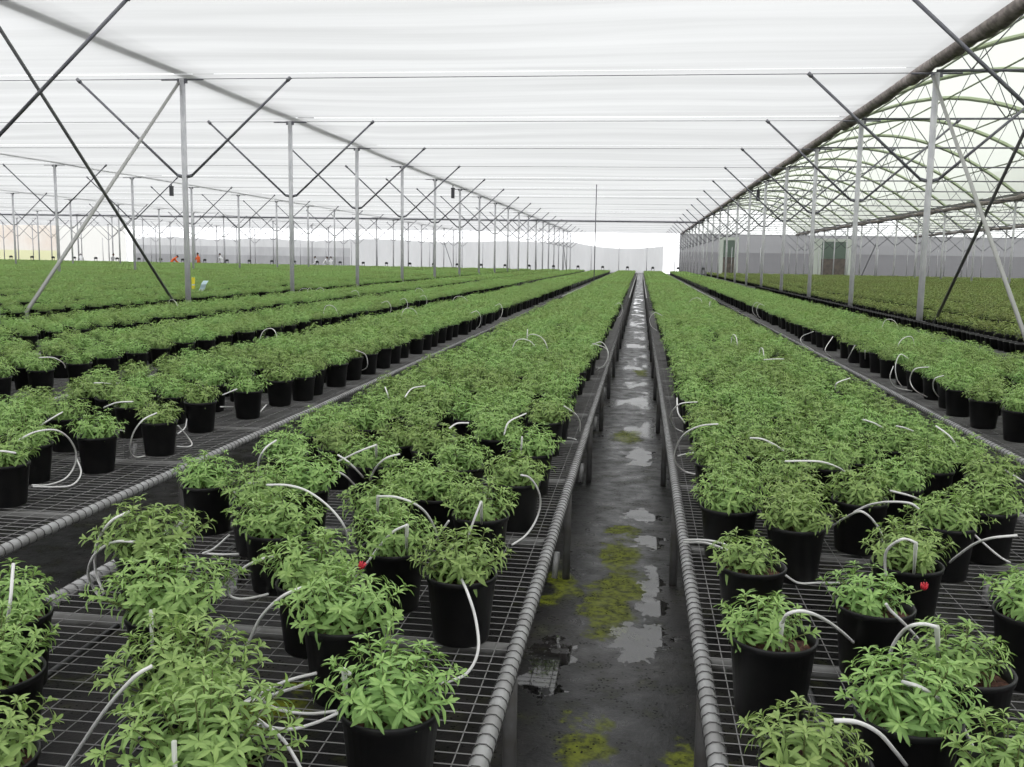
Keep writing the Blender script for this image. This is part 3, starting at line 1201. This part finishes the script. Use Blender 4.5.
hand_t.sort(key=lambda t: min(p.y for p in t[0]))
cn = {}
for P, st, pts in hand_t:
    b = tube_where(P)
    cn[b] = cn.get(b, 0) + 1
    zs = [p.z for p in P]
    if max(zs) < .60:
        look = 'lying on the wires'
    elif P[0].z - P[-1].z > .15:
        look = 'arching down'
    else:
        look = 'arching over leaves'
    if st:
        look = 'with pale stake'
    tube_obj(P, st, 'white tube %s, %s, %s tube from front' % (look, BN[b], nth(cn[b])))

# loose stakes standing in two foreground pots
for (u, v, ub, vb, nm) in ((151, 610, 153, 627, 'big plant left of centre'), (174, 741, 171, 767, 'plant at the bottom edge')):
    a = at(u, v, .84)
    b = Vector((a.x, a.y - .0, .69))
    mb = MB(); mb.tube([b - b, (a - b) * .6, a - b], [.003, .0042, .0045], 'stake', 6)
    o = obj('dripper_stake', mb.mesh('dripper_stake', True), None, b)
    tag(o, 'pale upright dripper stake in the %s' % nm, 'stake')

# ------------------------------------------------------------------ posts with struts
PR = .058
mb = MB(); mb.tube([(0, 0, 0), (0, 0, 2.5), (0, 0, ZT - .02)], PR, 'post', 14)
COLUMN = mb.mesh('column', True)
mb = MB(); mb.box(-.11, .11, -.11, .11, 0, .012, 'post')
BASE = mb.mesh('base_plate')
mb = MB(); mb.box(-.10, .10, -.03, .03, ZT - .10, ZT - .01, 'strut'); mb.tube([(-.45, 0, ZT - .03), (.45, 0, ZT - .03)], .02, 'strut', 6)
CAP = mb.mesh('head_bracket')
STR = {}
for sg in (-1, 1):
    mb = MB()
    mb.tube([(sg * .05, 0, ZJ), (sg * .16, 0, ZJ + .03)], .034, 'strut', 8)
    mb.tube([(sg * .14, 0, ZJ + .01), (sg * 2.2715, 0, ZT - .03)], .027, 'strut', 8)
    mb.tube([(sg * 2.23, 0, ZT - .07), (sg * 2.30, 0, ZT - .00)], .040, 'strut', 8)
    STR[sg] = mb.mesh('strut', True)
ROWN = {}
for i, x in enumerate(ROWS):
    if i <= 5:
        ROWN[i] = '%s row left of the aisle' % nth(6 - i)
    else:
        ROWN[i] = '%s row right of the aisle' % nth(i - 5)
for i, x in enumerate(ROWS):
    c = 0
    for j, y in enumerate(YK):
        vis = any(inview((x, y, z), 0, 0) for z in (.8, 2, 3.2, 4.2, 5.1))
        if not vis and not (j == 0 and i in (5, 6)):
            continue
        e = obj('steel_post', None, None, (x, y, 0))
        e.empty_display_size = .3
        if j == 0 and i in (5, 6):
            side = 'left' if i == 5 else 'right'
            lab = 'steel post just out of frame whose strut crosses the top %s corner' % side
        else:
            c += 1
            lab = 'grey steel post, %s from the front, %s' % (nth(c), ROWN[i])
        tag(e, lab, 'post', 'greenhouse posts')
        obj('column', COLUMN, e); obj('base_plate', BASE, e); obj('head_bracket', CAP, e)
        obj('strut', STR[-1], e); obj('strut', STR[1], e)
        # thin tie rod / truss belongs to the roof, made below


def bar(name, a, b, r, mat, label, cat, group=None, n=8):
    a, b = Vector(a), Vector(b)
    mb = MB(); mb.tube([Vector((0, 0, 0)), (b - a) * .5, b - a], r, mat, n)
    o = obj(name, mb.mesh(name, True), None, a)
    tag(o, label, cat, group)
    return o


XBR = ROWS[IB]
g = .02
bar('brace', (XA + .07, Y0, g), (XA + .07, Y0 - DY, ZT - .08), .027, 'darkbar', 'dark diagonal brace crossing the pale one at the left foreground', 'brace')
bar('brace', (XA - .07, Y0, ZT - .08), (XA - .07, Y0 - DY, g), .031, 'lightbar', 'pale diagonal brace leaning from the nearest left post to the lower left', 'brace')
bar('brace', (XBR + .07, Y0, g), (XBR + .07, Y0 - DY, ZT - .08), .027, 'darkbar', 'dark diagonal brace leaning right from the nearest right post foot', 'brace')
bar('brace', (XBR - .07, Y0, ZT - .08), (XBR - .07, Y0 - DY, g), .032, 'lightbar', 'pale diagonal brace descending to the right from nearest right post', 'brace')
for i, j, nm in ((4, 17, 'second post row left near far curtain'), (5, 17, 'first post row left near far curtain'), (7, 12, 'second post row right, before the grey netting')):
    bar('brace', (ROWS[i], YK[j], ZT - 1.6), (ROWS[i] + .01, YK[j + 1], .05), .035, 'strut', 'thin diagonal brace, ' + nm, 'brace')

# ------------------------------------------------------------------ gutters, tie rods
for i, x in enumerate(ROWS):
    mb = MB()
    prof = [(-.14, .10), (-.08, .0), (.08, .0), (.14, .10), (.125, .10), (.072, .015), (-.072, .015), (-.125, .10)]
    vs = [(px, y, pz) for y in (-12, YEND - .2) for (px, pz) in prof]
    n = len(prof)
    mb.add(vs, [(k, (k + 1) % n, n + (k + 1) % n, n + k) for k in range(n)], 'gutter')
    o = obj('gutter', mb.mesh('gutter'), None, (x, 0, ZT + (.29 if i >= IB else .20)))
    tag(o, 'long steel roof gutter above ' + ROWN[i], 'gutter', 'roof gutters')

mb = MB(); mb.tube([(0, 0, 0), (BAY / 2, 0, .0), (BAY, 0, 0)], .0075, 'strut', 6)
TIE = mb.mesh('tie_rod', True)
for i in range(0, IB):
    c = 0
    for j, y in enumerate(YK):
        if not any(inview((ROWS[i] + BAY * q, y, ZT), 0, 0) for q in (0, .25, .5, .75, 1)):
            continue
        c += 1
        o = obj('tie_rod', TIE, None, (ROWS[i], y, ZT - .02))
        bn = 'main bay' if i == 5 else '%s bay left of main bay' % nth(5 - i)
        tag(o, 'thin tie rod under screen, %s, %s from front' % (bn, nth(c)), 'rod', 'tie rods under the screen')

# ------------------------------------------------------------------ roof trusses of the bays without screen (and above the main bay)
RISE = 3.1
def arch_z(t):                     # t 0..1 across the bay
    return RISE * (1 - abs(2 * t - 1) ** 1.9)
mb = MB(); mb.tube([(0, 0, 0), (BAY / 2, 0, 0), (BAY, 0, 0)], .026, 'strut', 8)
TBAR = mb.mesh('tie_bar', True)
mb = MB()
vs = [(BAY * k / 20, yo, arch_z(k / 20) + .375) for k in range(21) for yo in (-.30, .30)]
mb.add(vs, [(2 * k, 2 * k + 2, 2 * k + 3, 2 * k + 1) for k in range(20)], 'filmband')
FBAND = mb.mesh('film_strip', True)
mb = MB(); mb.tube([(BAY * k / 20, 0, arch_z(k / 20) + .30) for k in range(21)], .045, 'rib', 8)
ARCH = mb.mesh('arch_rib', True)
WEB = []
tops = [.14, .32, .5, .68, .86]
bots = [.04, .23, .41, .59, .77, .96]
for q in range(5):
    for bq in (bots[q], bots[q + 1]):
        mb = MB(); mb.tube([(BAY * bq, 0, .0), (BAY * tops[q], 0, arch_z(tops[q]) + .28)], .013, 'strut', 6)
        WEB.append(mb.mesh('web_rod', True))
for i in range(IB, IB + 3):
    c = 0
    for j, y in enumerate(YK):
        if not any(inview((ROWS[i] + BAY * q, y, ZT + 1), 60, 160) for q in (0, .25, .5, .75, 1)):
            continue
        c += 1
        e = obj('roof_truss', None, None, (ROWS[i], y + (.02 if i >= IB else 0), ZT + (.02 if i >= IB else .42)))
        e.empty_display_size = .3
        bn = 'first clear-roofed bay' if i == IB else 'main bay above the white screen' if i < IB else '%s clear-roofed bay' % nth(i - IB + 1)
        tag(e, 'arched steel roof truss, %s, %s from the front' % (bn, nth(c)), 'truss', 'roof trusses')
        obj('tie_bar', TBAR, e); obj('arch_rib', ARCH, e); obj('film_strip', FBAND, e)
        for wm in WEB:
            obj('web_rod', wm, e)

PUR = [.12, .3, .5, .7, .88]
for i in range(IB, IB + 3):
    for q, t in enumerate(PUR):
        mb = MB(); mb.tube([(0, 2, 0), (0, 60, 0), (0, YEND - .3, 0)], .034, 'rib', 6)
        o = obj('purlin', mb.mesh('purlin', True), None, (ROWS[i] + BAY * t, 0, ZT + arch_z(t) + .38))
        bn = ['first', 'second', 'third'][i - IB]
        tag(o, 'long roof purlin, %s of five across the %s clear-roofed bay' % (nth(q + 1), bn), 'purlin', 'roof purlins')

# film roof over every bay right of the rolled screen and over the main bay
for i in range(IB, IB + 4):
    mb = MB()
    n = 24
    vs = []
    ys = (-12, 30, 80, YEND)
    for k in range(n + 1):
        t = k / n
        for y in ys:
            vs.append((BAY * t, y, arch_z(t) + .46))
    q = len(ys)
    mb.add(vs, [(k * q + j, (k + 1) * q + j, (k + 1) * q + j + 1, k * q + j + 1) for k in range(n) for j in range(q - 1)], 'film')
    struct('ceiling', mb.mesh('film_roof', True), (ROWS[i], 0, ZT))

# white screens: one sheet per bay, in panels between the tie rods with a narrow open slit beside each rod
for i in range(-1, IB):
    x = ROWS[i] if i >= 0 else ROWS[0] - BAY
    mb = MB()
    rg = random.Random(900 + i)
    yy = [Y0 + DY * k for k in range(-5, 19)]
    for j in range(len(yy) - 1):
        ya, yb = yy[j] + .02, yy[j + 1] - rg.choice((-.02, .0, .02, .05))
        nx, ny = 14, 8
        vs, fs = [], []
        for a in range(nx + 1):
            tx = a / nx
            for b in range(ny + 1):
                ty = b / ny
                sag = .10 * math.sin(PI * ty) * (.6 + .4 * math.sin(tx * 9 + j)) * min(1, 6 * min(tx, 1 - tx) + .2)
                lift = .0
                vs.append((BAY * tx + .16 * (2 * tx - 1) - (.52 * tx if i == IB - 1 else 0), ya + (yb - ya) * ty, .03 - sag + .05 + lift))
        for a in range(nx):
            for b in range(ny):
                k = a * (ny + 1) + b
                fs.append((k, k + ny + 1, k + ny + 2, k + 1))
        mb.add(vs, fs, 'screen')
    struct('ceiling', mb.mesh('screen_sheet', True), (x, 0, ZT))

# rolled-up screens along the rows at the right
def roll(i, r0, seed, label):
    rg = random.Random(seed)
    mb = MB()
    pts, rs = [], []
    y = -3.0
    while y < YEND - .3:
        pts.append((rg.uniform(-.03, .03), y, rg.uniform(-.03, .03)))
        ph = math.sin(y * 1.9 + seed) * .5 + math.sin(y * .83) * .5
        near_rod = abs(((y - Y0) / DY) - round((y - Y0) / DY)) * DY
        rs.append(r0 * (1 + .18 * ph + rg.uniform(-.08, .08)) * (.72 if near_rod < .25 else 1))
        y += .28 if y < 45 else .9
    mb.tube(pts, rs, 'bundle', 12)
    o = obj('rolled_screen', mb.mesh('rolled_screen', True), None, (ROWS[i] - .13, 0, ZT + .12))
    tag(o, label, 'rolled screen')
    return o


roll(IB, .15, 3, 'thick grey-brown rolled shade cloth along the first post row right of the aisle')
roll(IB + 1, .14, 5, 'rolled shade cloth along the second post row right of the aisle')
roll(IB + 2, .14, 8, 'rolled shade cloth along the third post row right of the aisle')

bar('overhead_pipe', (-96, 85.8, ZT - .14), (XBR, 85.8, ZT - .14), .07, 'strut', 'long dark overhead pipe crossing the bays far down the greenhouse', 'pipe')
p = at(597, 269, .9)
bar('thin_pole', (-2.2, 46.0, 0), (-2.2, 46.0, ZT), .022, 'strut', 'thin lone pole standing left of the aisle from floor to screen', 'pole')
for k, xx in enumerate((4, 5, 6)):
    mb = MB()
    mb.box(-.07, .07, -.10, .10, -.50, 0, 'hang'); mb.box(-.02, .02, -.02, .02, 0, .12, 'hang'); mb.box(-.085, .085, -.115, .115, -.03, .0, 'hang')
    o = obj('hanging_box', mb.mesh('hanging_box'), None, (ROWS[xx] + .1, 47.0, ZT - .14))
    tag(o, 'small dark box hanging under the gutter of ' + ROWN[xx], 'box', 'boxes hanging from the gutters')

# ------------------------------------------------------------------ walls
def sheet(x0, x1, z0, z1, y, mat, name, folds=.05, top=None, fw=1.3):
    mb = MB()
    n = max(4, int((x1 - x0) / .35))
    nz = 4
    vs, fs = [], []
    for a in range(n + 1):
        x = x0 + (x1 - x0) * a / n
        zt_ = z1 if top is None else top(x)
        for b in range(nz + 1):
            vs.append((x, y + folds * math.sin(x * 2 * PI / fw) + folds * .6 * math.sin(x * 2.3 + 1), z0 + (zt_ - z0) * b / nz))
    for a in range(n):
        for b in range(nz):
            k = a * (nz + 1) + b
            fs.append((k, k + 1, k + nz + 2, k + nz + 1))
    mb.add(vs, fs, mat)
    return struct(name, mb.mesh(name, True))


WZ = ZT + 3.7
sheet(-97.5, XBR, 0, ZT + .2, YEND + .25, 'wallfilm', 'wall_back', .0)
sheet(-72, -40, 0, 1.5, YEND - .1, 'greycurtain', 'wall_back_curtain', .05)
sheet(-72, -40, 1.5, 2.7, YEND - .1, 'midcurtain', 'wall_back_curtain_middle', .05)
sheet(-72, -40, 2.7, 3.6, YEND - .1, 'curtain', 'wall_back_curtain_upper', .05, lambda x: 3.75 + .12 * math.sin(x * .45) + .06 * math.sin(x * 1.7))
sheet(-83.5, -73.0, 0, ZT + .1, YEND - .1, 'palewall', 'wall_back_pale', .02)
sheet(-40, -12.5, 0, 3.6, YEND - .15, 'curtain', 'wall_back_curtain_pale', .06, lambda x: 3.85 + .14 * math.sin(x * .33 + 1))
sheet(-12.5, 2.9, 0, 3.6, YEND - .2, 'curtain', 'wall_back_curtain_centre', .06, lambda x: 3.2 + .62 * ((x + 2.2) / 6.2) ** 2 if x > -9 else 3.95)
sheet(-97.4, -83.6, 1.7, ZT + .1, YEND - .1, 'cream', 'wall_back_cream', .03)
sheet(-97.4, -83.6, 0, 1.7, YEND - .12, 'yellowsheet', 'wall_back_skirt', .02)
# netting of the right-hand section, in a lighter upper and a denser lower belt
sheet(XBR - .3, 64, 2.9, ZT + .1, YEND - .1, 'netting', 'wall_back_netting', .03)
sheet(XBR - .3, 64, 0, 2.9, YEND - .12, 'netlow', 'wall_back_netting_low', .03)
sheet(XBR - .3, 64, ZT + .1, WZ, YEND + .2, 'film', 'wall_back_gable', .0)
for i, (xa, xb) in enumerate(((10.1, 12.6), (22.0, 27.2))):
    y = YEND - .35
    mb = MB()
    mb.box(xa, xa + (xb - xa) * .22, y, y + .1, 0, ZT - .3, 'paleframe'); mb.box(xb - (xb - xa) * .2, xb, y, y + .1, 0, ZT - .3, 'paleframe')
    mb.box(xa + (xb - xa) * .22, xb - (xb - xa) * .2, y, y + .1, ZT - .7, ZT - .3, 'paleframe')
    d = struct('door_%d' % (i + 1), mb.mesh('door_frame'))
    mb = MB(); mb.box(xa + (xb - xa) * .22, xb - (xb - xa) * .2, y + .02, y + .06, 2.3, ZT - .7, 'greenpane'); obj('pane', mb.mesh('pane'), d)
    mb = MB(); mb.box(xa + (xb - xa) * .22, xb - (xb - xa) * .2, y + .02, y + .08, 0, 2.3, 'brown'); obj('door_board', mb.mesh('door_board'), d)


def wall_x(x, name, mat, z1):
    mb = MB()
    vs, fs = [], []
    for y in (-14, 30, 80, YEND):
        vs += [(x, y, 0), (x, y, z1)]
    for k in range(3):
        fs.append((k * 2, k * 2 + 1, k * 2 + 3, k * 2 + 2))
    mb.add(vs, fs, mat)
    return struct(name, mb.mesh(name))


wall_x(-97.6, 'wall_left', 'wallfilm', ZT + .3)
wall_x(64, 'wall_right', 'wallfilm', ZT + .3)
mb = MB(); mb.add([(-97.6, -14, 0), (64, -14, 0), (64, -14, ZT + .3), (-97.6, -14, ZT + .3)], [(0, 1, 2, 3)], 'wallfilm')
struct('wall_front', mb.mesh('wall_front'))
# slim posts of the back wall
mb = MB(); mb.tube([(0, 0, 0), (0, 0, 3.6)], .045, 'post', 8)
WP = mb.mesh('wall_post', True)
xx = -80.0
c = 0
while xx < 48:
    c += 1
    if abs(xx + .5) > 1:
        o = obj('wall_post', WP, None, (xx, YEND - .55, 0))
        tag(o, 'slim post against the far end wall, %s from the left' % nth(c), 'post', 'slim posts along the far end wall')
    xx += 3.67

# small black boxes along the far bench ends
mb = MB()
mb.box(-.12, .12, -.09, .09, 0, .14, 'box'); mb.box(-.08, .08, -.065, .065, .14, .18, 'box')
mb.tube([(-.11, 0, -.98), (-.11, 0, 0)], .02, 'box', 6); mb.tube([(.11, 0, -.98), (.11, 0, 0)], .02, 'box', 6)
BOXM = mb.mesh('valve_box')
i = 0
for k in range(-45, 3):
    x0, sg = bench_x(k)
    x = x0 + sg * BW / 2
    if not inview((x, 82.2, 1.05), 0, 0):
        continue
    i += 1
    o = obj('valve_box', BOXM, None, (x, 82.25, .98))
    tag(o, 'small black box on legs at a bench end, %s from the left' % nth(i), 'box', 'small black boxes at the far bench ends')

# yellow marker and pale sheet beside the nearest left post
yp = at(193.5, 284, .95)
mb = MB()
mb.box(-.038, .038, -.012, .012, -.18, .22, 'yellow'); mb.box(-.038, .038, -.013, .013, .02, .05, 'bluewhite'); mb.tube([(0, 0, -.82), (0, 0, -.18)], .012, 'post', 6)
yy_ = at(193.5, 289, .80)
yy_ = CAM + (yy_ - CAM) * 1.06
o = obj('yellow_marker', mb.mesh('yellow_marker'), None, (yy_.x, yy_.y, .82))
tag(o, 'narrow yellow marker on a stick behind the nearest left post', 'marker')
mb = MB()
n = 6
vs, fs = [], []
for a in range(n + 1):
    for b in (0, 1):
        vs.append((-.06 + .13 * b + .13 * a / n, .02 * math.sin(a * 1.2), .25 * a / n)); 
for a in range(n):
    fs.append((a * 2, a * 2 + 1, a * 2 + 3, a * 2 + 2))
vs2 = [(x, y + .012, z) for (x, y, z) in vs]
k = len(vs)
fs2 = [tuple(reversed([q + k for q in f])) for f in fs]
rim_ = [(0, 1, k + 1, k), (2 * n, k + 2 * n, k + 2 * n + 1, 2 * n + 1)] + [(a * 2, k + a * 2, k + a * 2 + 2, a * 2 + 2) for a in range(n)] + [(a * 2 + 1, a * 2 + 3, k + a * 2 + 3, k + a * 2 + 1) for a in range(n)]
mb.add(vs + vs2, fs + fs2 + rim_, 'bluewhite')
mb.tube([(0, .006, -.80), (0.03, .006, .05)], .012, 'post', 6)
q = at(199, 291, .80)
q = CAM + (q - CAM) * 1.06
o = obj('tilted_sheet', mb.mesh('tilted_sheet'), None, (q.x + .04, q.y, .75))
tag(o, 'pale blue-white sheet leaning beside the yellow marker', 'sheet')

# ------------------------------------------------------------------ people working far down the left side
def person(x, y, coat, bend, face, label, height=1.68):
    """one skinned body; bend = forward lean of the trunk (rad); face = heading (rad)"""
    s = height / 1.70
    e = obj('person', None, None, (x, y, 0), face)
    e.empty_display_size = .2
    tag(e, label, 'person', None)
    cb, sb = math.cos(bend), math.sin(bend)
    hip = Vector((0, 0, .90)) * s

    def up(d, off=(0, 0)):
        return hip + Vector((off[0] * s, sb * d * s + off[1] * cb * s, cb * d * s - off[1] * sb * s))
    V, E, Rr = [], [], []

    def node(p, r, par=None):
        V.append(tuple(p)); Rr.append(r * s)
        if par is not None:
            E.append((par, len(V) - 1))
        return len(V) - 1
    h = node(hip, .145)
    w_ = node(up(.18), .13, h); ch = node(up(.38), .155, w_); sh = node(up(.50), .10, ch); nk = node(up(.58), .055, sh)
    hd0 = node(up(.66, (0, .02)), .085, nk); hd = node(up(.76, (0, .02)), .092, hd0)
    node(up(.83, (0, .01)), .06, hd)
    for sd in (-1, 1):
        a = node(up(.47, (.19 * sd, 0)), .062, ch)
        el = node(a_p(up(.47, (.19 * sd, 0)), (.05 * sd, .10, -.26), s), .048, a)
        wr = node(a_p(Vector(V[el]), (-.02 * sd, .20, -.12), s), .035, el)
        node(a_p(Vector(V[wr]), (-.01 * sd, .08, -.03), s), .028, wr)
        t = node(hip + Vector((.10 * sd, 0, -.08)) * s, .10, h)
        kn = node(Vector((.11 * sd, .03, .48)) * s, .065, t)
        an = node(Vector((.11 * sd, -.02, .08)) * s, .045, kn)
        node(Vector((.12 * sd, .13, .04)) * s, .038, an)
    me = bpy.data.meshes.new('body')
    me.from_pydata(V, E, [])
    me.materials.append(M[coat])
    b = obj('body', me, e)
    md = b.modifiers.new('skin', 'SKIN'); md.use_smooth_shade = True
    for k, r in enumerate(Rr):
        me.skin_vertices[0].data[k].radius = (r, r)
    me.skin_vertices[0].data[0].use_root = True
    b.modifiers.new('sub', 'SUBSURF').levels = 1
    hp = up(.77, (0, .025))
    mb = MB()
    for nm, rr, mtl, off in (('head', .098, 'skin', 0), ('hair', .108, 'hair', .018)):
        mb = MB()
        ring = []
        for k in range(9):
            ph = PI * k / 8
            zz = math.cos(ph) * rr * 1.2
            if nm == 'hair' and k > 4:
                break
            ring.append((math.sin(ph) * rr + 1e-4, zz))
        mb.lathe([(r_ * s, z_ * s) for r_, z_ in reversed(ring)], mtl, 14, nm == 'hair', False)
        if nm == 'head':
            mb.tube([(0, rr * .9 * s, .01 * s), (0, rr * 1.15 * s, -.02 * s)], [.018 * s, .012 * s], 'skin', 6)
            for sd in (-1, 1):
                mb.tube([(sd * .035 * s, rr * .88 * s, .02 * s), (sd * .035 * s, rr * .96 * s, .02 * s)], .012 * s, 'hair', 6)
                mb.tube([(sd * rr * .95 * s, 0, -.01 * s), (sd * rr * 1.08 * s, -.01, .0)], .022 * s, 'skin', 6)
            mb.tube([(-.025 * s, rr * .90 * s, -.05 * s), (.025 * s, rr * .90 * s, -.05 * s)], .006 * s, 'flower', 5)
        o = obj(nm, mb.mesh(nm, True), e, hp + Vector((0, -off * s, off * s)))
        o.rotation_euler = (-bend * .7, 0, 0)
    mb = MB()
    for sd in (-1, 1):
        mb.tube([(hip + Vector((.10 * sd, 0, -.04)) * s), Vector((.11 * sd, .03, .48)) * s, Vector((.11 * sd, -.02, .10)) * s], [.112 * s, .08 * s, .065 * s], 'trouser', 10)
    obj('trousers', mb.mesh('trousers', True), e)
    return e


def a_p(p, d, s):
    return Vector(p) + Vector(d) * s


for (u, dist, coat, bend, face, h, lab) in (
        (81, 83.8, 'white', .75, .6, 1.55, 'person in white coat stooping, leftmost of those far at left'),
        (112, 83.3, 'white', .45, -2.2, 1.50, 'person in white coat standing right of the leftmost stooping worker'),
        (171, 83.4, 'orange', .85, -.9, 1.62, 'person in orange overall bending over the plants left of the nearest post'),
        (198.5, 84.0, 'orange', .12, 2.8, 1.62, 'person in orange overall upright behind the nearest left post'),
        (222, 84.6, 'white', .35, 1.2, 1.64, 'person in white coat alone just right of the orange workers'),
        (317.5, 84.5, 'white', .3, 2.0, 1.52, 'person in white coat, left one of the group of three'),
        (323.5, 83.4, 'white', .45, -1.0, 1.55, 'person in white coat, middle one of the group of three'),
        (331, 84.2, 'white', .3, .4, 1.52, 'person in white coat, right one of the group of three')):
    d = c_f + c_r * ((u - 512) / F_PX) - c_u * ((258 - 383.5) / F_PX)
    k = dist / d.y
    px = CAM.x + d.x * k
    person(px, dist, coat, bend, face, lab, h)
